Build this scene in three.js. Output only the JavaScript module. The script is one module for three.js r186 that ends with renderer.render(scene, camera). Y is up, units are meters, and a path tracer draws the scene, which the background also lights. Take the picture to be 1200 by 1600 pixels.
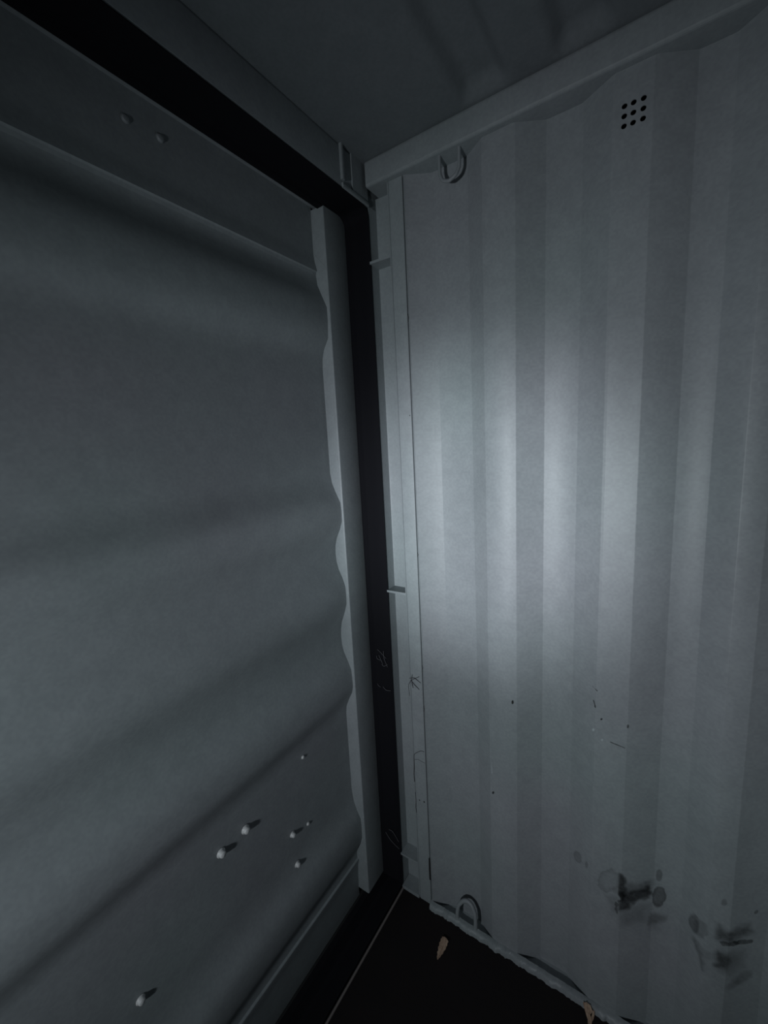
import * as THREE from 'three';
import { mergeGeometries, toCreasedNormals } from 'three/addons/utils/BufferGeometryUtils.js';
import { RectAreaLightUniformsLib } from 'three/addons/lights/RectAreaLightUniformsLib.js';

// ------------------------------------------------------------------ camera, light, exposure
// Inside of a steel shipping container, at the door end.  x = 0 is the crest plane of the right wall (inside is x < 0),
// y = 0 the floor, z = 0 the inner edge of the door opening (inside is z > 0).
const scene = new THREE.Scene();
scene.background = new THREE.Color(0, 0, 0);
const renderer = new THREE.WebGLRenderer({ antialias: true });
renderer.toneMapping = THREE.LinearToneMapping;
renderer.toneMappingExposure = 1.0;
renderer.shadowMap.enabled = true;
RectAreaLightUniformsLib.init();

const camera = new THREE.PerspectiveCamera(2 * Math.atan(800 / 644.04) * 180 / Math.PI, 0.75, 0.02, 60);
camera.position.set(-1.08, 1.607, 0.727);
{
  const right = new THREE.Vector3(0.5494, -0.0516, 0.8340), down = new THREE.Vector3(-0.1544, -0.9872, 0.0407), fwd = new THREE.Vector3(0.8212, -0.1511, -0.5503);
  const m = new THREE.Matrix4().makeBasis(right.normalize(), down.normalize().negate(), fwd.normalize().negate());
  camera.quaternion.setFromRotationMatrix(m);
}
scene.add(camera);

// the only light: a round work light on the left wall, its beam passing along the doors
const LAMP = new THREE.Vector3(-2.18, 1.27, 0.38), AIM = new THREE.Vector3(0, 1.40, 0.29);
const lampDir = AIM.clone().sub(LAMP).normalize();
function spot(intensity, deg, penumbra, dip = 0) {
  const s = new THREE.SpotLight(new THREE.Color(0.91, 0.985, 1.045), intensity, 0, deg * Math.PI / 180, penumbra, 2);
  s.position.copy(LAMP).addScaledVector(lampDir, 0.012);
  s.target.position.copy(AIM); s.target.position.y -= dip;
  s.castShadow = true; s.shadow.radius = 3; s.shadow.mapSize.set(2048, 2048); s.shadow.camera.near = 0.02; s.shadow.bias = -0.0005;
  scene.add(s, s.target);
  return s;
}
spot(7.6, 15.5, 1);       // the middle of its beam
spot(0.9, 30, 1);       // the beam's rim
spot(5.5, 48, 1, 0.27);       // its spill

// ------------------------------------------------------------------ helpers
const names = {};
function numbered(n) { const k = names[n] = (names[n] ?? -1) + 1; return k ? `${n}_${String(k).padStart(3, '0')}` : n; }
function shade(o) { o.traverse(c => { if (c.isMesh) { c.castShadow = true; c.receiveShadow = true; } }); return o; }
function group(name, parent = scene) { const g = new THREE.Group(); g.name = parent === scene ? numbered(name) : name; parent.add(g); return g; }
function part(name, geo, mat, parent = scene) {
  const m = new THREE.Mesh(geo, mat); m.name = parent === scene ? numbered(name) : name; parent.add(m); return shade(m);
}
function structure(o, label) { o.userData.kind = 'structure'; if (label) o.userData.label = label; return o; }
function tag(o, label, category, grp) { o.userData.label = label; o.userData.category = category; if (grp) o.userData.group = grp; return o; }
let seed = 7;
function rnd() { seed = (seed * 1664525 + 1013904223) >>> 0; return seed / 4294967296; }
function hash(x, y) { let h = (x * 374761393 + y * 668265263) | 0; h = Math.imul(h ^ (h >>> 13), 1274126177); return ((h ^ (h >>> 16)) >>> 0) / 4294967296; }
function vnoise(x, y, per = 1 << 20) {
  const xi = Math.floor(x), yi = Math.floor(y); let fx = x - xi, fy = y - yi;
  fx = fx * fx * (3 - 2 * fx); fy = fy * fy * (3 - 2 * fy);
  const w = v => ((v % per) + per) % per;
  const a = hash(w(xi), w(yi)), b = hash(w(xi + 1), w(yi)), c = hash(w(xi), w(yi + 1)), d = hash(w(xi + 1), w(yi + 1));
  return a + (b - a) * fx + (c - a) * fy + (a - b - c + d) * fx * fy;
}
const clamp = (v, a = 0, b = 1) => Math.min(b, Math.max(a, v));
const sm = (a, b, v) => { const t = clamp((v - a) / (b - a)); return t * t * (3 - 2 * t); };

// raw triangle-soup builder with uv in metres
class Soup {
  constructor() { this.p = []; this.u = []; }
  quad(a, b, c, d, ua, ub, uc, ud) {
    this.p.push(...a, ...b, ...c, ...a, ...c, ...d);
    this.u.push(...ua, ...ub, ...uc, ...ua, ...uc, ...ud);
  }
  geo(crease = 0.6) {
    const g = new THREE.BufferGeometry();
    g.setAttribute('position', new THREE.Float32BufferAttribute(this.p, 3));
    g.setAttribute('uv', new THREE.Float32BufferAttribute(this.u, 2));
    g.computeVertexNormals();
    return toCreasedNormals(g, crease);
  }
}
// box-projected uv in metres for extrusions
function metreUV(g) {
  if (g.index) g = g.toNonIndexed();
  g.computeVertexNormals();
  const p = g.attributes.position, n = g.attributes.normal, u = new Float32Array(p.count * 2);
  for (let i = 0; i < p.count; i++) {
    const ax = Math.abs(n.getX(i)), ay = Math.abs(n.getY(i)), az = Math.abs(n.getZ(i));
    if (ax >= ay && ax >= az) { u[2 * i] = p.getZ(i); u[2 * i + 1] = p.getY(i); }
    else if (ay >= az) { u[2 * i] = p.getX(i); u[2 * i + 1] = p.getZ(i); }
    else { u[2 * i] = p.getX(i); u[2 * i + 1] = p.getY(i); }
  }
  g.setAttribute('uv', new THREE.BufferAttribute(u, 2));
  return g;
}
// rounds the corners of a polyline; pts: [a, b], r: bend radius
function fillet(pts, r, n = 4, closed = false) {
  const out = [];
  const N = pts.length;
  for (let i = 0; i < N; i++) {
    if (!closed && (i === 0 || i === N - 1)) { out.push(pts[i]); continue; }
    const p = pts[i], a = pts[(i + N - 1) % N], b = pts[(i + 1) % N];
    const la = Math.hypot(a[0] - p[0], a[1] - p[1]), lb = Math.hypot(b[0] - p[0], b[1] - p[1]);
    const d = Math.min(r, la * 0.45, lb * 0.45);
    const s = [p[0] + (a[0] - p[0]) / la * d, p[1] + (a[1] - p[1]) / la * d], e = [p[0] + (b[0] - p[0]) / lb * d, p[1] + (b[1] - p[1]) / lb * d];
    for (let k = 0; k <= n; k++) {
      const t = k / n;
      out.push([(1 - t) ** 2 * s[0] + 2 * t * (1 - t) * p[0] + t * t * e[0], (1 - t) ** 2 * s[1] + 2 * t * (1 - t) * p[1] + t * t * e[1]]);
    }
  }
  return out;
}
// closed section in the x-y plane pushed along z, from z0 to z1
function pushZ(section, z0, z1) {
  const g = new THREE.ExtrudeGeometry(new THREE.Shape(section.map(p => new THREE.Vector2(...p))), { depth: z1 - z0, bevelEnabled: false });
  g.translate(0, 0, z0);
  return toCreasedNormals(metreUV(g), 0.6);
}
// closed section in the x-z plane pushed along y
function pushY(section, y0, y1) {
  const g = new THREE.ExtrudeGeometry(new THREE.Shape(section.map(([x, z]) => new THREE.Vector2(x, -z))), { depth: y1 - y0, bevelEnabled: false });
  g.rotateX(-Math.PI / 2); g.translate(0, y0, 0);
  return toCreasedNormals(metreUV(g), 0.6);
}
// closed section in the z-y plane pushed along x
function pushX(section, x0, x1) {
  const g = new THREE.ExtrudeGeometry(new THREE.Shape(section.map(([z, y]) => new THREE.Vector2(-z, y))), { depth: x1 - x0, bevelEnabled: false });
  g.rotateY(Math.PI / 2); g.translate(x0, 0, 0);
  return toCreasedNormals(metreUV(g), 0.6);
}
function rect(a0, a1, b0, b1, r = 0) { const s = [[a0, b0], [a1, b0], [a1, b1], [a0, b1]]; return r ? fillet(s, r, 3, true) : s; }
function tube(pts, r, seg = 40, sides = 8, closed = false) {
  return new THREE.TubeGeometry(new THREE.CatmullRomCurve3(pts.map(p => new THREE.Vector3(...p)), closed, 'catmullrom', 0.3), seg, r, sides, closed);
}

// ------------------------------------------------------------------ materials
function tex(w, h, fn, srgb = true) {
  const d = new Uint8Array(w * h * 4);
  for (let y = 0; y < h; y++) for (let x = 0; x < w; x++) { const c = fn(x, y), i = 4 * (y * w + x); d[i] = c[0]; d[i + 1] = c[1]; d[i + 2] = c[2]; d[i + 3] = 255; }
  const t = new THREE.DataTexture(d, w, h); t.wrapS = t.wrapT = THREE.RepeatWrapping;
  t.magFilter = THREE.LinearFilter; t.minFilter = THREE.LinearMipmapLinearFilter; t.generateMipmaps = true;
  if (srgb) t.colorSpace = THREE.SRGBColorSpace; t.needsUpdate = true; return t;
}
const PAINT = [148, 154, 157];
function paintTone(x, y, per) {     // x, y in metres; a faint mottle of the grey paint, dust specks
  const n = (vnoise(x * 6, y * 6, per && per * 6) - 0.5) * 5 + (vnoise(x * 38, y * 38, per && per * 38) - 0.5) * 6 + (vnoise(x * 210, y * 210, per && per * 210) - 0.5) * 9;
  const g = (vnoise(x * 4 + 9, y * 4 + 5, per && per * 4) - 0.5) * 6;
  return [PAINT[0] + n - g * 0.5, PAINT[1] + n + g * 0.5, PAINT[2] + n];
}
const paintMap = tex(512, 512, (x, y) => paintTone(x / 512, y / 512, 1));
const paintBump = tex(512, 512, (x, y) => { const v = 255 * (0.5 * vnoise(x / 5, y / 5, 102) + 0.5 * vnoise(x / 16, y / 16, 32)); return [v, v, v]; }, false);
const M = {};
M.paint = new THREE.MeshStandardMaterial({ map: paintMap, bumpMap: paintBump, bumpScale: 0.00015, roughness: 0.49, metalness: 0 });
M.roof = M.paint.clone(); M.roof.color = new THREE.Color(0.66, 0.66, 0.67);  // wall paint darkened; part of the ceiling's dimness is put into its colour
M.rubber = new THREE.MeshPhysicalMaterial({ color: new THREE.Color(0.0045, 0.0045, 0.007), roughness: 0.85, specularIntensity: 0.45 });
M.zinc = new THREE.MeshStandardMaterial({ color: new THREE.Color(0.62, 0.63, 0.63), roughness: 0.4, metalness: 0.0 });
M.dark = new THREE.MeshStandardMaterial({ color: new THREE.Color(0.02, 0.021, 0.022), roughness: 0.9 });
M.scuff = new THREE.MeshStandardMaterial({ color: new THREE.Color(0.05, 0.05, 0.055), roughness: 0.9 });
const plyMap = tex(512, 512, (x, y) => {
  const g = vnoise(x / 3, y / 90, 5) * 6 + vnoise(x / 40, y / 40, 12) * 8 + vnoise(x / 2, y / 2, 256) * 4;
  return [14 + g * 0.8, 9 + g * 0.5, 10 + g * 0.5];
});
M.ply = new THREE.MeshStandardMaterial({ map: plyMap, roughness: 0.85 });
M.leaf = new THREE.MeshStandardMaterial({ map: tex(128, 128, (x, y) => { const n = vnoise(x / 5, y / 5) * 30 + vnoise(x / 22, y / 22) * 34; return [150 + n, 124 + n, 106 + n * 0.9]; }), roughness: 0.9, side: THREE.DoubleSide });
M.worn = new THREE.MeshStandardMaterial({ color: new THREE.Color(0.24, 0.21, 0.20), roughness: 0.7 });
M.web = new THREE.MeshStandardMaterial({ color: new THREE.Color(0.13, 0.13, 0.14), roughness: 1 });
M.lampBody = new THREE.MeshStandardMaterial({ color: new THREE.Color(0.03, 0.03, 0.03), roughness: 0.5 });
M.lens = new THREE.MeshStandardMaterial({ color: 0xffffff, emissive: new THREE.Color(0.91, 0.985, 1.045), emissiveIntensity: 2, roughness: 0.3 });

// --- the paint of the wall sheet next to the door, with its scuffs (z from 0.1 to 1.5 m, y from 0 to 2.4 m)
const SW = 1400, SH = 2048, Z0 = 0.1, ZL = 1.4, YL = 2.4;
function wallPaintMap() {
  const mul = new Float32Array(SW * SH).fill(1);
  const put = (z0, z1, y0, y1, fn) => {   // multiplies the paint by 1 - fn(z, y)
    const a = Math.max(0, Math.floor((z0 - Z0) / ZL * SW)), b = Math.min(SW - 1, Math.ceil((z1 - Z0) / ZL * SW));
    const c = Math.max(0, Math.floor(y0 / YL * SH)), d = Math.min(SH - 1, Math.ceil(y1 / YL * SH));
    for (let j = c; j <= d; j++) for (let i = a; i <= b; i++) { const v = fn(Z0 + (i + 0.5) / SW * ZL, (j + 0.5) / SH * YL); if (v) mul[j * SW + i] *= 1 - v; }
  };
  const grit = (z, y, f = 150) => 0.78 + 0.28 * vnoise(z * f, y * f) + 0.25 * (vnoise(z * 600, y * 600) - 0.5);
  const wob = (z, y, s = 60) => (vnoise(z * s, y * s) - 0.5);
  // rubbed blot with a torn outline: polygon in (z, y), strength, softness of its rim
  const poly = (pts, k, soft = 0.006, gr = 150) => {
    const zs = pts.map(p => p[0]), ys = pts.map(p => p[1]);
    put(Math.min(...zs) - 0.03, Math.max(...zs) + 0.03, Math.min(...ys) - 0.03, Math.max(...ys) + 0.03, (z, y) => {
      const wz = z + wob(z, y, 90) * 0.008, wy = y + wob(y + 3, z, 90) * 0.008;
      let inside = false, dm = 1;
      for (let i = 0, j = pts.length - 1; i < pts.length; j = i++) {
        const [x1, y1] = pts[i], [x2, y2] = pts[j];
        if ((y1 > wy) !== (y2 > wy) && wz < (x2 - x1) * (wy - y1) / (y2 - y1) + x1) inside = !inside;
        const l = (x2 - x1) ** 2 + (y2 - y1) ** 2, t = clamp(((wz - x1) * (x2 - x1) + (wy - y1) * (y2 - y1)) / l);
        dm = Math.min(dm, Math.hypot(wz - x1 - t * (x2 - x1), wy - y1 - t * (y2 - y1)));
      }
      const s = sm(-soft, soft, inside ? dm : -dm);
      return s ? k * s * grit(z, y, gr) : 0;
    });
  };
  const blot = (z, y, rz, ry, k, rim = 0, soft = 0.25) => put(z - rz * 1.6, z + rz * 1.6, y - ry * 1.6 - rz, y + ry * 1.6 + rz, (a, b) => {
    const r = Math.hypot((a - z) / rz, (b - y - 0.6 * (a - z)) / ry) + wob(a, b, 120) * 0.3;
    let v = 1 - sm(1 - soft, 1 + soft * 0.5, r);
    if (rim) v *= 1 - rim + rim * sm(0.45, 0.95, r);
    return v ? k * v * grit(a, b) : 0;
  });
  const line = (pts, w, k) => { for (let i = 0; i + 1 < pts.length; i++) {
    const [a, b] = [pts[i], pts[i + 1]], l = (b[0] - a[0]) ** 2 + (b[1] - a[1]) ** 2;
    put(Math.min(a[0], b[0]) - 0.01, Math.max(a[0], b[0]) + 0.01, Math.min(a[1], b[1]) - 0.01, Math.max(a[1], b[1]) + 0.01, (z, y) => {
      const t = clamp(((z - a[0]) * (b[0] - a[0]) + (y - a[1]) * (b[1] - a[1])) / l);
      const d = Math.hypot(z - a[0] - t * (b[0] - a[0]), y - a[1] - t * (b[1] - a[1])) + wob(z, y, 200) * w;
      return k * (1 - sm(w * 0.4, w, d)) * grit(z, y);
    });
  } };
  // upper scuff, rubbed across the bend (the rubbed strokes rise towards the inside of the container)
  blot(0.583, 0.444, 0.012, 0.018, 0.20, 0.3); blot(0.607, 0.449, 0.004, 0.012, 0.16); 
  blot(0.664, 0.441, 0.028, 0.036, 0.15, 0.72, 0.14);
  poly([[0.672, 0.425], [0.688, 0.433], [0.688, 0.415], [0.672, 0.412]], 0.16, 0.008);
  poly([[0.686, 0.474], [0.696, 0.474], [0.702, 0.440], [0.700, 0.400], [0.688, 0.39]], 0.56, 0.005);
  poly([[0.700, 0.450], [0.730, 0.455], [0.757, 0.462], [0.757, 0.430], [0.700, 0.425]], 0.26, 0.011);
  poly([[0.690, 0.420], [0.720, 0.432], [0.755, 0.444], [0.755, 0.408], [0.722, 0.396], [0.712, 0.372], [0.690, 0.362]], 0.58, 0.007);
  blot(0.774, 0.419, 0.015, 0.030, 0.42, 0.3, 0.16);
  poly([[0.690, 0.368], [0.712, 0.372], [0.735, 0.385], [0.752, 0.388], [0.750, 0.335], [0.692, 0.315]], 0.15, 0.016);
  poly([[0.757, 0.359], [0.793, 0.374], [0.791, 0.362], [0.780, 0.340], [0.757, 0.325]], 0.26, 0.007);
  poly([[0.757, 0.338], [0.785, 0.345], [0.772, 0.318], [0.757, 0.31]], 0.12, 0.010);
  line([[0.681, 0.382], [0.683, 0.352]], 0.005, 0.32); poly([[0.655, 0.392], [0.685, 0.398], [0.685, 0.35], [0.674, 0.35]], 0.13, 0.010);
  blot(0.772, 0.484, 0.007, 0.018, 0.24);
  // lower scuff
  blot(0.846, 0.414, 0.010, 0.026, 0.30, 0.2, 0.3); blot(0.858, 0.42, 0.014, 0.026, 0.15);
  poly([[0.846, 0.376], [0.856, 0.372], [0.868, 0.335], [0.868, 0.31], [0.858, 0.335]], 0.20, 0.006); poly([[0.85, 0.374], [0.885, 0.372], [0.868, 0.31]], 0.10, 0.010);
  poly([[0.889, 0.463], [0.905, 0.452], [0.930, 0.468], [0.946, 0.474], [0.950, 0.455], [0.920, 0.425], [0.889, 0.418]], 0.40, 0.012);
  line([[0.900, 0.414], [0.925, 0.424], [0.950, 0.428]], 0.007, 0.38);
  poly([[0.889, 0.388], [0.902, 0.388], [0.915, 0.375], [0.908, 0.350], [0.889, 0.340]], 0.42, 0.009);
  poly([[0.900, 0.392], [0.942, 0.406], [0.940, 0.355], [0.918, 0.33], [0.900, 0.335]], 0.20, 0.018, 90);
  blot(0.943, 0.325, 0.02, 0.02, 0.18, 0, 0.6); blot(0.925, 0.30, 0.016, 0.012, 0.14, 0, 0.6); blot(0.896, 0.528, 0.006, 0.010, 0.18); blot(0.957, 0.509, 0.004, 0.005, 0.3);
  // scratches and chips
  line([[0.610, 0.983], [0.621, 0.977]], 0.0018, 0.5); line([[0.614, 0.945], [0.618, 0.930]], 0.0018, 0.6); blot(0.633, 0.902, 0.0026, 0.0026, 0.8);
  line([[0.655, 0.846], [0.686, 0.842]], 0.0016, 0.5); blot(0.691, 0.903, 0.002, 0.005, 0.5); blot(0.409, 0.877, 0.003, 0.006, 0.85); blot(0.349, 0.558, 0.004, 0.005, 0.7);
  blot(0.615, 0.864, 0.003, 0.004, -0.25); blot(0.636, 0.845, 0.003, 0.003, -0.2); line([[0.345, 0.66], [0.346, 0.62]], 0.0016, -0.25);
  return tex(SW, SH, (x, y) => { const m = mul[y * SW + x], c = paintTone(Z0 + x / SW * ZL, y / SH * YL); return [clamp(c[0] * m, 0, 255), clamp(c[1] * m * 1.0, 0, 255), clamp(c[2] * m, 0, 255)]; });
}
M.wallPaint = new THREE.MeshStandardMaterial({ map: wallPaintMap(), roughness: 0.49 });

// ------------------------------------------------------------------ side walls: corrugated sheet
const LEN = 5.9, WID = 2.34, DEEP = 0.040;
function sheetProfile(zEnd) {          // [z, x] bends
  const p = [[0.1215, 0], [0.187, DEEP], [0.287, DEEP], [0.342, 0]];
  p.push([0.417, 0], [0.482, DEEP], [0.556, DEEP], [0.620, 0], [0.694, 0], [0.762, DEEP], [0.818, DEEP], [0.866, 0]);   // one narrower crest where two sheets meet
  for (let z = 0.834; z < zEnd; z += 0.278) p.push([z + 0.075, 0], [z + 0.142, DEEP], [z + 0.214, DEEP], [z + 0.278, 0]);
  return p;
}
const VENT = { z: [0.6405, 0.6565, 0.6735], y: [2.231, 2.249, 2.267], r: 0.0050 };
function sheet(profile, y0, y1, uvz, uvy, vent) {
  const s = new Soup(), T = 0.002, extra = [];
  const up = fillet(profile, 0.005, 4);
  for (let i = 0; i + 1 < up.length; i++) {
    const [za, xa] = up[i], [zb, xb] = up[i + 1];
    const bands = vent && xa === 0 && xb === 0 && za < VENT.z[0] && zb > VENT.z[2] ? [[y0, 2.21], [2.29, y1]] : [[y0, y1]];
    for (const [c, d] of bands) {
      s.quad([xa, c, za], [xb, c, zb], [xb, d, zb], [xa, d, za], [uvz(za), uvy(c)], [uvz(zb), uvy(c)], [uvz(zb), uvy(d)], [uvz(za), uvy(d)]);
      s.quad([xa + T, c, za], [xa + T, d, za], [xb + T, d, zb], [xb + T, c, zb], [uvz(za), uvy(c)], [uvz(za), uvy(d)], [uvz(zb), uvy(d)], [uvz(zb), uvy(c)]);
    }
    if (bands.length > 1) {            // the sheet around the nine vent holes
      const sh = new THREE.Shape([[za, 2.21], [zb, 2.21], [zb, 2.29], [za, 2.29]].map(p => new THREE.Vector2(...p)));
      for (const z of VENT.z) for (const y of VENT.y) { const h = new THREE.Path(); h.absarc(z, y, VENT.r, 0, 2 * Math.PI, true); sh.holes.push(h); }
      let g = new THREE.ExtrudeGeometry(sh, { depth: T, bevelEnabled: false, curveSegments: 14 }).toNonIndexed();
      const p = g.attributes.position, u = g.attributes.uv;
      for (let k = 0; k < p.count; k++) { const z = p.getX(k), y = p.getY(k), x = p.getZ(k); p.setXYZ(k, T - x, y, z); u.setXY(k, uvz(z), uvy(y)); }
      g.computeVertexNormals(); extra.push(g);
    }
  }
  const g = s.geo(0.5);
  return extra.length ? mergeGeometries([g, ...extra.map(e => { for (const k of Object.keys(e.attributes)) if (!g.attributes[k]) e.deleteAttribute(k); return e; })]) : g;
}
{
  const w = structure(group('wall_right'), 'grey painted corrugated steel side wall with a vent and dark scuffs');
  const all = sheetProfile(LEN), cut = all.findIndex(p => p[0] > 1.4), near = all.slice(0, cut + 1), far = all.slice(cut);
  part('wall_panel', sheet(near, -0.06, 2.37, z => (z - Z0) / ZL, y => y / YL, true), M.wallPaint, w);
  part('wall_panel', sheet(far, -0.06, 2.37, z => z, y => y), M.paint, w);
  // the flange that turns the sheet's edge outwards at the seam, and the ventilator hood outside
  part('sheet_edge', pushY(rect(0, 0.03, 0.1215, 0.1235), -0.06, 2.37), M.paint, w);
  part('vent_hood', pushY([[0.0021, 0.633], [0.0021, 0.631], [0.05, 0.631], [0.05, 0.683], [0.0021, 0.683], [0.0021, 0.681], [0.048, 0.681], [0.048, 0.633]], 2.19, 2.31), M.dark, w);
  part('hood_plate', mergeGeometries([pushY(rect(0.0021, 0.05, 0.631, 0.683), 2.188, 2.19), pushY(rect(0.0021, 0.05, 0.631, 0.683), 2.31, 2.312)]), M.dark, w);
}
{
  const w = structure(group('wall_left'), 'grey painted corrugated steel side wall opposite');
  const g = sheet(sheetProfile(LEN), -0.06, 2.37, z => z, y => y); g.scale(-1, 1, 1);
  const ix = g.attributes.position; // keep the winding outward after mirroring
  for (const k of ['position', 'normal', 'uv']) { const a = g.attributes[k], n = a.itemSize; for (let t = 0; t < a.count; t += 3) for (let c = 0; c < n; c++) { const q = a.array[(t + 1) * n + c]; a.array[(t + 1) * n + c] = a.array[(t + 2) * n + c]; a.array[(t + 2) * n + c] = q; } }
  g.translate(-WID, 0, 0);
  part('wall_panel', g, M.paint, w);
}
structure(part('wall_back', pushX(rect(LEN, LEN + 0.04, -0.05, 2.45), -WID - 0.08, 0.08), M.paint), 'grey steel end wall');

// ------------------------------------------------------------------ floor, roof
structure(part('floor', metreUV(new THREE.BoxGeometry(WID + 0.12, 0.03, LEN).translate(-WID / 2, -0.0155, LEN / 2)), M.ply), 'very dark plywood container floor');
{
  const s = new Soup(), XS = [0.05, -0.018, -0.026, -0.034, -0.044, -0.056, -0.07, -WID / 2, -WID + 0.07, -WID + 0.05, -WID + 0.03, -WID - 0.05];
  const e = x => { const d = Math.min(-x, x + WID); return sm(0.018, 0.066, d); };
  const P = 0.2045, h = z => { let t = ((z - 0.365) / P + 0.5) % 1; if (t < 0) t += 1; const d = Math.abs(t - 0.5) * P; return 0.024 * (1 - sm(0.028, 0.062, d)); };
  const Y = 2.397, zs = []; for (let z = -0.14; z < LEN + 0.02; z += P / 22) zs.push(z);
  const H = (x, z) => Y + (z > 0.27 ? h(z) * e(x) : 0);
  for (let i = 0; i + 1 < zs.length; i++) for (let k = 0; k + 1 < XS.length; k++) {
    const [a, b] = [XS[k], XS[k + 1]], [c, d] = [zs[i], zs[i + 1]];
    s.quad([a, H(a, c), c], [b, H(b, c), c], [b, H(b, d), d], [a, H(a, d), d], [a, c], [b, c], [b, d], [a, d]);
  }
  const top = metreUV(new THREE.BoxGeometry(WID + 0.16, 0.02, LEN + 0.2).translate(-WID / 2, 2.45, LEN / 2 - 0.05));
  const g = s.geo(0.9); const t = toCreasedNormals(top, 0.5);
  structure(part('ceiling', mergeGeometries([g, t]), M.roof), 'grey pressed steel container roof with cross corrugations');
}

// ------------------------------------------------------------------ rails, post, header, sill
function rails(side, nameTop, nameBottom) {
  const flip = g => { if (side < 0) { g.scale(-1, 1, 1); const a = g; for (const k of ['position', 'normal', 'uv']) { const t = a.attributes[k], n = t.itemSize; for (let i = 0; i < t.count; i += 3) for (let c = 0; c < n; c++) { const q = t.array[(i + 1) * n + c]; t.array[(i + 1) * n + c] = t.array[(i + 2) * n + c]; t.array[(i + 2) * n + c] = q; } } g.translate(-WID, 0, 0); } return g; };
  structure(part(nameTop, flip(pushZ(fillet([[-0.02, 2.333], [0.07, 2.333], [0.07, 2.42], [-0.02, 2.3965]], 0.006, 3, true), 0.012, LEN)), M.paint), side > 0 ? 'square steel top rail along the right wall' : 'square steel top rail along the left wall');
  // bottom rail: low lip with a crusty edge
  const s = new Soup(), N = 900, ZS = 0.119;
  const sec = z => { const a = (vnoise(z * 70, 3) - 0.5) * 0.006 + (vnoise(z * 240, 8) - 0.5) * 0.004, b = (vnoise(z * 55, 17) - 0.5) * 0.005;
    return [[-0.017 + a, -0.07], [-0.017 + a, 0.008], [-0.014 + a * 0.7, 0.016 + b], [-0.007, 0.0195 + b * 0.6], [0.001 + a * 0.3, 0.019], [0.001, 0.001], [0.07, 0.001], [0.07, -0.07]]; };
  for (let i = 0; i < N; i++) {
    const za = ZS + (LEN - ZS) * (i / N) ** 1.6, zb = ZS + (LEN - ZS) * ((i + 1) / N) ** 1.6, A = sec(za), B = sec(zb);
    for (let k = 0; k < A.length; k++) { const n = (k + 1) % A.length; s.quad([...A[k], za], [...A[n], za], [...B[n], zb], [...B[k], zb], [k * 0.01, za], [k * 0.01 + 0.01, za], [k * 0.01 + 0.01, zb], [k * 0.01, zb]); }
  }
  const low = group(nameBottom);
  part('rail_lip', flip(s.geo(0.7)), M.paint, low);
  structure(low, side > 0 ? 'low steel bottom rail along the right wall' : 'low steel bottom rail along the left wall');
}
rails(1, 'trim_1', 'baseboard_right');
rails(-1, 'trim_2', 'baseboard_left');

function cornerPost(name, side) {
  const g0 = structure(group(name), side > 0 ? 'recessed steel corner post between the door and the right wall' : 'recessed steel corner post between the door and the left wall');
  const sec = fillet([[0.0045, -0.20], [0.0045, 0], [0.047, 0], [0.047, 0.0685], [0.0004, 0.0685], [0.0004, 0.0722], [0.0035, 0.0728], [0.0035, 0.0736], [0, 0.0744], [0, 0.1175], [0.03, 0.1175], [0.03, 0.112], [0.075, 0.112], [0.075, -0.20]], 0.0022, 3, true);
  part('post_section', pushY(sec, -0.05, 2.334), M.paint, g0);
  const back = pushY(rect(0.03, 0.075, 0.10, 0.13), -0.03, 2.36); part('seam_backing', back, M.dark, g0);
  for (const y of [0.143, 1.145, 2.145]) {
    const p = part('gusset_plate', pushY(fillet([[-0.0015, -0.001], [0.048, -0.001], [0.048, 0.070], [-0.0005, 0.070]], 0.002, 2, true), y - 0.0035, y + 0.0035), M.paint, g0);
  }
  part('base_plate', pushY(fillet(rect(-0.004, 0.048, 0.002, 0.071), 0.002, 2, true), -0.012, 0.012), M.paint, g0);
  if (side > 0) {
    // cracked sealant on the post face
    const c = (pts, r) => tube(pts.map(([y, z]) => [0.0002, y, z]), r, 30, 5);
    part('sealant_crack', c([[0.470, 0.0715], [0.50, 0.0705], [0.53, 0.0725], [0.574, 0.0745], [0.588, 0.086], [0.601, 0.103], [0.602, 0.115]], 0.0012), M.scuff, g0);
    part('sealant_crack', c([[0.558, 0.0765], [0.563, 0.09], [0.561, 0.104], [0.560, 0.1165]], 0.0008), M.scuff, g0);
    part('sealant_crack', c([[0.35, 0.074], [0.37, 0.0715], [0.40, 0.074], [0.43, 0.0725]], 0.0008), M.scuff, g0);
    for (const [y, z, r] of [[0.406, 0.088, 0.0022], [0.408, 0.106, 0.0028], [1.70, 0.112, 0.0015]]) part('paint_chip', new THREE.SphereGeometry(r, 8, 6).scale(0.3, 1.3, 1).translate(0, y, z), M.scuff, g0);
    part('open_seam', tube([[0.0003, 0.105, 0.118], [0.0003, 0.15, 0.1175], [0.0003, 0.192, 0.1185]], 0.0036, 12, 6), M.dark, g0);
    for (const [y, l] of [[1.28, 0.012], [0.905, 0.014], [1.97, 0.02], [0.76, 0.02]]) part('seam_chip', tube([[0.0004, y - l / 2, 0.1195], [0.0004, y, 0.1213], [0.0004, y + l / 2, 0.1195]], 0.0014, 6, 5), M.dark, g0);
  } else {
    g0.scale.x = -1; g0.position.x = -WID;
  }
}
cornerPost('trim_3', 1);
cornerPost('trim_4', -1);
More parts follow.
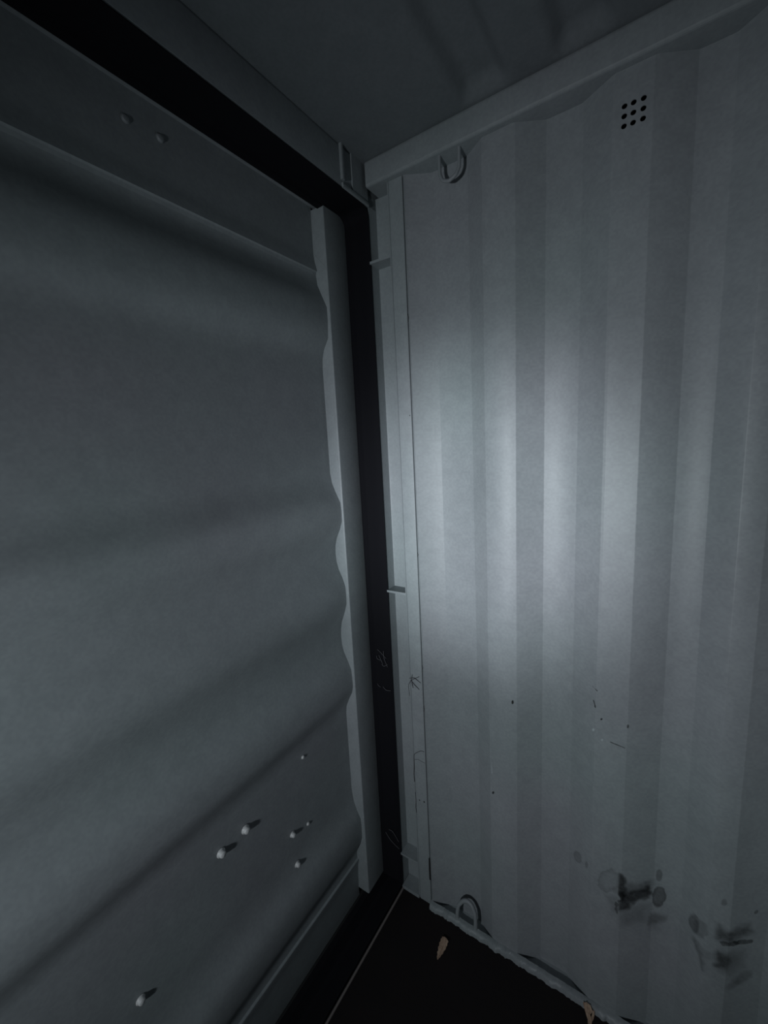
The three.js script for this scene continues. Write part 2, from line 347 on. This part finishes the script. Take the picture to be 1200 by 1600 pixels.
{
  const h = structure(group('trim_5'), 'steel door header above the opening');
  part('header_beam', pushX(fillet([[-0.20, 2.294], [0, 2.294], [0, 2.398], [-0.20, 2.44]], 0.006, 3, true), -WID - 0.07, 0.07), M.paint, h);
  part('weld_bead', pushY(fillet(rect(-0.118, -0.108, -0.002, 0.008), 0.003, 3, true), 2.312, 2.397), M.paint, h);
  part('header_lip', pushX(fillet(rect(-0.002, 0.006, 2.294, 2.306), 0.003, 3, true), -0.115, 0.002), M.paint, h);
  // plate that closes the header to the rail at the corner
  part('corner_plate', pushX(rect(-0.01, 0.004, 2.306, 2.398), -0.07, 0.0), M.paint, h);
}
{
  const t = structure(group('trim_6'), 'black steel door sill with a thin edge strip');
  part('sill_plate', metreUV(new THREE.BoxGeometry(WID + 0.1, 0.03, 0.2).translate(-WID / 2, -0.022, -0.1)), M.dark, t);
  part('edge_strip', pushX(fillet(rect(0.0015, 0.0075, -0.02, 0.003), 0.001, 2, true), -WID, 0.002), M.worn, t);
}

// ------------------------------------------------------------------ doors
const LEAF = { x1: -0.004, x0: -1.165, y0: 0.027, y1: 2.285, z: -0.080 };
const PROFILE = [[2.345, .045], [2.285, .045], [2.24, .046], [2.175, .046], [2.150, .043], [2.126, .0365], [2.122, .036], [2.119, .0405], [2.112, .0425], [2.085, .039], [2.055, .026], [2.02, .010], [1.98, .0095], [1.935, .013], [1.905, .032], [1.88, .040], [1.85, .042], [1.54, .042], [1.51, .037], [1.48, .024], [1.45, .009], [1.425, .007], [1.39, .008], [1.365, .018], [1.335, .034], [1.31, .041], [1.284, .043], [1.258, .041], [1.232, .034], [1.205, .021], [1.18, .012], [1.15, .0105], [1.12, .012], [1.09, .022], [1.055, .037], [1.025, .043], [1.0, .0445], [0.975, .043], [0.95, .037], [0.92, .023], [0.892, .011], [0.86, .009], [0.832, .009], [0.81, .014], [0.78, .030], [0.753, .042], [0.725, .046], [0.44, .0465], [0.415, .045], [0.385, .040], [0.355, .029], [0.328, .0145], [0.29, .013], [0.25, .0145], [0.225, .022], [0.2, .036], [0.181, .043], [0.163, .0425], [0.1545, .042], [0.1525, .036], [0.149, .035], [0.145, .036], [0.128, .040], [0.102, .043], [0.027, .046], [-0.03, .046]];
function depthAt(y) { for (let i = 0; i + 1 < PROFILE.length; i++) { const [a, da] = PROFILE[i], [b, db] = PROFILE[i + 1]; if (y <= a && y >= b) return da + (db - da) * (a - y) / (a - b); } return 0.045; }
function gasketGeometry() {
  // U-shaped run (top, side, bottom) of a black rubber section, swept round two eased corners
  const run = (off) => { const r = 0.03, x = 0.0025 - off, yt = 2.2935 - off, yb = 0.015 + off, p = [[LEAF.x0 + 0.002, yt]];
    for (let k = 0; k <= 6; k++) { const a = Math.PI / 2 * (1 - k / 6); p.push([x - r + r * Math.cos(a), yt - r + r * Math.sin(a)]); }
    for (let k = 0; k <= 6; k++) { const a = -Math.PI / 2 * k / 6; p.push([x - 0.006 + 0.006 * Math.cos(a), yb + 0.006 + 0.006 * Math.sin(a)]); }
    p.push([LEAF.x0 + 0.002, yb]); return p; };
  // [offset inwards, z] of the rubber section
  const sec = [[0, -0.10], [0.012, -0.10], [0.011, -0.082], [0.0075, -0.079], [0.0068, -0.066], [0.0075, -0.062], [0.0071, -0.057], [0.0058, -0.053], [0.0045, -0.036], [0.0046, -0.030], [0.0040, -0.023], [0.0018, -0.002], [0.0006, 0.0008], [-0.0015, 0.0010]];
  const s = new Soup(), R = sec.map(([o]) => run(o));
  for (let k = 0; k + 1 < sec.length; k++) for (let i = 0; i + 1 < R[k].length; i++)
    s.quad([...R[k][i], sec[k][1]], [...R[k + 1][i], sec[k + 1][1]], [...R[k + 1][i + 1], sec[k + 1][1]], [...R[k][i + 1], sec[k][1]], [i, k], [i, k + 1], [i + 1, k + 1], [i + 1, k]);
  return s.geo(0.7);
}
function doorLeaf(name, label) {
  const d = structure(group(name), label), { x0, x1, y0, y1, z } = LEAF, X = -0.102, B = z - 0.055;
  part('door_stile', pushY(fillet(rect(X, x1, B, z), 0.0035, 3, true), y0, y1), M.paint, d);
  part('door_stile', pushY(fillet(rect(x0, x0 + 0.08, B, z - 0.036), 0.0035, 3, true), y0, y1), M.paint, d);
  // corrugated sheet; bends run across the leaf
  const s = new Soup(), pr = PROFILE;
  for (let i = 0; i + 1 < pr.length; i++) {
    const [ya, da] = pr[i], [yb, db] = pr[i + 1], za = z - da, zb = z - db, xa = x0 + 0.08, xb = X + 0.001, T = 0.003;
    s.quad([xa, yb, zb], [xb, yb, zb], [xb, ya, za], [xa, ya, za], [xa, yb], [xb, yb], [xb, ya], [xa, ya]);
    s.quad([xa, yb, zb - T], [xa, ya, za - T], [xb, ya, za - T], [xb, yb, zb - T], [xa, yb], [xa, ya], [xb, ya], [xb, yb]);
  }
  part('door_panel', s.geo(0.75), M.paint, d);
  for (const [yt, ye, yb] of [[2.172, 2.122, 2.118], [0.156, 0.150, 0.11]])   // welded corner wedges against the stile
    part('corner_wedge', pushX([[z - 0.05, yb], [z - 0.05, yt], [z - 0.044, yt], [z - 0.003, ye + 0.002], [z - 0.003, ye - 0.002], [z - 0.044, yb]], X - 0.0008, X + 0.001), M.paint, d);
  part('gasket', gasketGeometry(), M.rubber, d);
  return d;
}
function bolt(x, y, r, h, parent, mat) {
  const z = LEAF.z - depthAt(y);
  const g = new THREE.LatheGeometry([[0, 0], [r * 1.35, 0], [r * 1.35, h * 0.18], [r * 1.0, h * 0.24], [r * 0.97, h * 0.7], [r * 0.75, h * 0.93], [0, h]].map(p => new THREE.Vector2(...p)), 14);
  g.rotateX(Math.PI / 2); g.translate(x, y, z);
  part('bolt', g, mat, parent);
}
{
  const d = doorLeaf('door_1', 'right door leaf of horizontally corrugated grey steel with black rubber seal');
  for (const [x, y, r, h] of [[-0.601, 0.654, .0085, .014], [-0.529, 0.655, .0085, .014], [-0.380, 0.503, .0065, .012], [-0.376, 0.400, .0070, .012], [-0.313, 0.708, .0045, .005], [-0.316, 0.482, .0045, .005], [-0.811, 0.503, .007, .011], [-0.537, 2.240, .0065, .005], [-0.602, 2.238, .0065, .004]]) bolt(x, y, r, h, d, y > 2 ? M.paint : M.zinc);
  const e = doorLeaf('door_2', 'left door leaf of horizontally corrugated grey steel');
  e.scale.x = -1; e.position.x = -WID;
}
structure(part('trim_7', pushY(rect(-1.195, -1.145, -0.15, -0.132), 0.0, 2.30), M.rubber), 'black cover strip where the two door leaves meet');

// ------------------------------------------------------------------ lashing rings
{
  // hanging: a bent rod welded under the top rail, seen across the first groove of the sheet
  const r = group('lashing_ring'); r.position.set(-0.004, 2.336, 0.258);
  part('ring_rod', tube([[0, 0.012, -0.027], [0, -0.02, -0.027], [0, -0.045, -0.026], [-0.002, -0.062, -0.018], [-0.004, -0.070, 0.0], [-0.003, -0.062, 0.018], [0, -0.045, 0.026], [0, -0.02, 0.027], [0, 0.012, 0.027]], 0.0046, 60, 10), M.paint, r);
  tag(r, 'small steel lashing ring hanging under the top rail', 'ring');
  const b = group('lashing_ring'); b.position.set(0, 0.021, 0.250); b.scale.setScalar(0.86);
  part('ring_rod', tube([[-0.002, -0.004, -0.036], [-0.001, 0.02, -0.036], [0.004, 0.05, -0.032], [0.010, 0.075, -0.014], [0.012, 0.082, 0.004], [0.010, 0.074, 0.022], [0.004, 0.05, 0.036], [-0.001, 0.02, 0.039], [-0.002, -0.004, 0.039]], 0.0075, 60, 10), M.paint, b);
  tag(b, 'steel lashing ring standing on the bottom rail by the floor', 'ring');
}

// ------------------------------------------------------------------ litter on the floor
function flake(outline, curl, T = 0.0012) {   // outline: half-width pairs along the length [t, left, right]
  const s = new Soup(), N = 6, top = [], bot = [];
  outline.forEach(([x, l, r], i) => { const a = [], b = []; for (let k = 0; k <= N; k++) { const v = l + (r - l) * k / N, y = curl(x, v); a.push([x, y + T, v]); b.push([x, y, v]); } top.push(a); bot.push(b); });
  const uv = p => [p[0] * 12, p[2] * 12];
  const Q = (a, b, c, d) => s.quad(a, b, c, d, uv(a), uv(b), uv(c), uv(d));
  for (let i = 0; i + 1 < top.length; i++) for (let k = 0; k < N; k++) { Q(top[i][k], top[i][k + 1], top[i + 1][k + 1], top[i + 1][k]); Q(bot[i][k], bot[i + 1][k], bot[i + 1][k + 1], bot[i][k + 1]); }
  for (let i = 0; i + 1 < top.length; i++) for (const k of [0, N]) Q(top[i][k], top[i + 1][k], bot[i + 1][k], bot[i][k]);
  for (const i of [0, top.length - 1]) for (let k = 0; k < N; k++) Q(top[i][k], bot[i][k], bot[i][k + 1], top[i][k + 1]);
  return s.geo(0.9);
}
{
  const l = group('dry_leaf'); l.position.set(-0.103, 0.0003, 0.207);
  part('leaf_blade', flake([[-0.030, -0.001, 0.002], [-0.024, -0.005, 0.003], [-0.021, -0.0045, 0.0055], [-0.014, -0.0085, 0.006], [-0.009, -0.0075, 0.0095], [-0.002, -0.0115, 0.009], [0.004, -0.010, 0.0125], [0.010, -0.0125, 0.0115], [0.015, -0.0105, 0.014], [0.020, -0.012, 0.0115], [0.024, -0.010, 0.0135], [0.028, -0.0105, 0.009], [0.031, -0.007, 0.0055], [0.033, -0.0045, 0.001]], (x, v) => 0.004 * (v / 0.011) ** 2 + 0.006 * sm(0.0, 0.03, x)), M.leaf, l);
  part('leaf_stem', tube([[-0.031, 0.002, 0.0005], [-0.01, 0.002, 0], [0.015, 0.0045, 0.001], [0.03, 0.0078, 0]], 0.0008, 16, 6), M.leaf, l);
  tag(l, 'pale dry leaf scrap lying alone on the dark floor', 'leaf');
  const k = group('dry_leaf'); k.position.set(-0.030, 0.0003, 0.628); 
  part('leaf_blade', flake([[-0.026, -0.003, 0.001], [-0.018, -0.006, 0.004], [-0.010, -0.005, 0.006], [0.0, -0.009, 0.002], [0.006, -0.012, 0.010], [0.012, -0.015, 0.004], [0.015, -0.013, -0.002]], (x, v) => 0.004 * Math.sin(v * 300) ** 2 + 0.020 * sm(-0.01, 0.016, x)), M.leaf, k);
  part('leaf_lobe', flake([[-0.014, 0.001, 0.004], [-0.004, 0.004, 0.011], [0.004, 0.008, 0.014], [0.010, 0.011, 0.015]], (x, v) => 0.002 + 0.008 * sm(-0.01, 0.014, x) + 0.15 * (v - 0.004)), M.leaf, k);
  k.rotation.y = 0.25;
  tag(k, 'torn dry leaf caught against the bottom rail of the corrugated wall', 'leaf');
}

// ------------------------------------------------------------------ cobwebs
function web(strands, r, mat, label, grp) {
  const g = mergeGeometries(strands.map(p => tube(p, r, 14, 5)));
  const o = part('cobweb', g, mat); tag(o, label, 'cobweb', grp);
}
const gx = -0.0055;
web([[[gx, 0.930, -0.05], [gx - .004, 0.925, -0.035], [gx, 0.905, -0.016]], [[gx, 0.93, -0.025], [gx - .003, 0.905, -0.022], [gx, 0.875, -0.012]], [[gx, 0.905, -0.055], [gx - .004, 0.898, -0.05], [gx, 0.893, -0.04]], [[gx, 0.88, -0.035], [gx - .003, 0.876, -0.025], [gx + .002, 0.883, -0.012]], [[gx, 0.91, -0.045], [gx - .005, 0.89, -0.03], [gx, 0.88, -0.03]]], 0.0007, M.web, 'faint cobweb of curled strands halfway down the black door seal');
web([[[gx, 0.80, -0.058], [gx - .004, 0.797, -0.05], [gx, 0.792, -0.045]], [[gx, 0.796, -0.035], [gx - .004, 0.790, -0.02], [gx + .003, 0.788, -0.006]]], 0.0008, M.web, 'single short cobweb strand on the black door seal below the curled one');
web([[[gx, 0.225, -0.045], [gx - .006, 0.232, -0.025], [gx, 0.205, -0.012], [gx + .003, 0.19, -0.006]], [[gx, 0.205, -0.06], [gx - .004, 0.19, -0.04], [gx, 0.172, -0.02], [gx + .004, 0.16, -0.006]]], 0.0008, M.web, 'faint cobweb low on the black door seal near the floor corner');
web([[[-0.001, 0.792, 0.068], [-0.003, 0.83, 0.067], [-0.003, 0.85, 0.078], [-0.002, 0.872, 0.108]], [[-0.001, 0.85, 0.075], [-0.003, 0.838, 0.09], [-0.001, 0.825, 0.106]], [[-0.001, 0.872, 0.082], [-0.003, 0.852, 0.079], [-0.002, 0.825, 0.083]], [[-0.001, 0.855, 0.07], [-0.003, 0.862, 0.09], [-0.001, 0.85, 0.112]]], 0.0008, M.scuff, 'dark tangled cobweb on the grey corner post beside the seam');

// ------------------------------------------------------------------ the work light (outside the frame)
{
  const g = group('work_light'); g.position.copy(LAMP); g.lookAt(AIM);       // +z of the group points at the wall
  g.updateMatrixWorld(true); const inv = g.matrixWorld.clone().invert();
  const L = p => new THREE.LatheGeometry(p.map(q => new THREE.Vector2(...q)), 28).rotateX(Math.PI / 2);
  part('lamp_body', L([[0, -0.076], [0.03, -0.076], [0.034, -0.07], [0.036, -0.045], [0.058, -0.012], [0.066, -0.004], [0.067, 0.006], [0.064, 0.007], [0.061, 0.001], [0, 0.001]]), M.lampBody, g);
  part('lens', new THREE.CylinderGeometry(0.06, 0.06, 0.003, 36).rotateX(Math.PI / 2).translate(0, 0, 0.004), M.lens, g);
  part('magnet_base', new THREE.CylinderGeometry(0.02, 0.026, 0.05, 20).rotateX(Math.PI / 2).translate(0, 0, -0.099), M.lampBody, g);
  tag(g, 'round work light stuck by its magnet to the left container wall', 'lamp');
}

renderer.render(scene, camera);
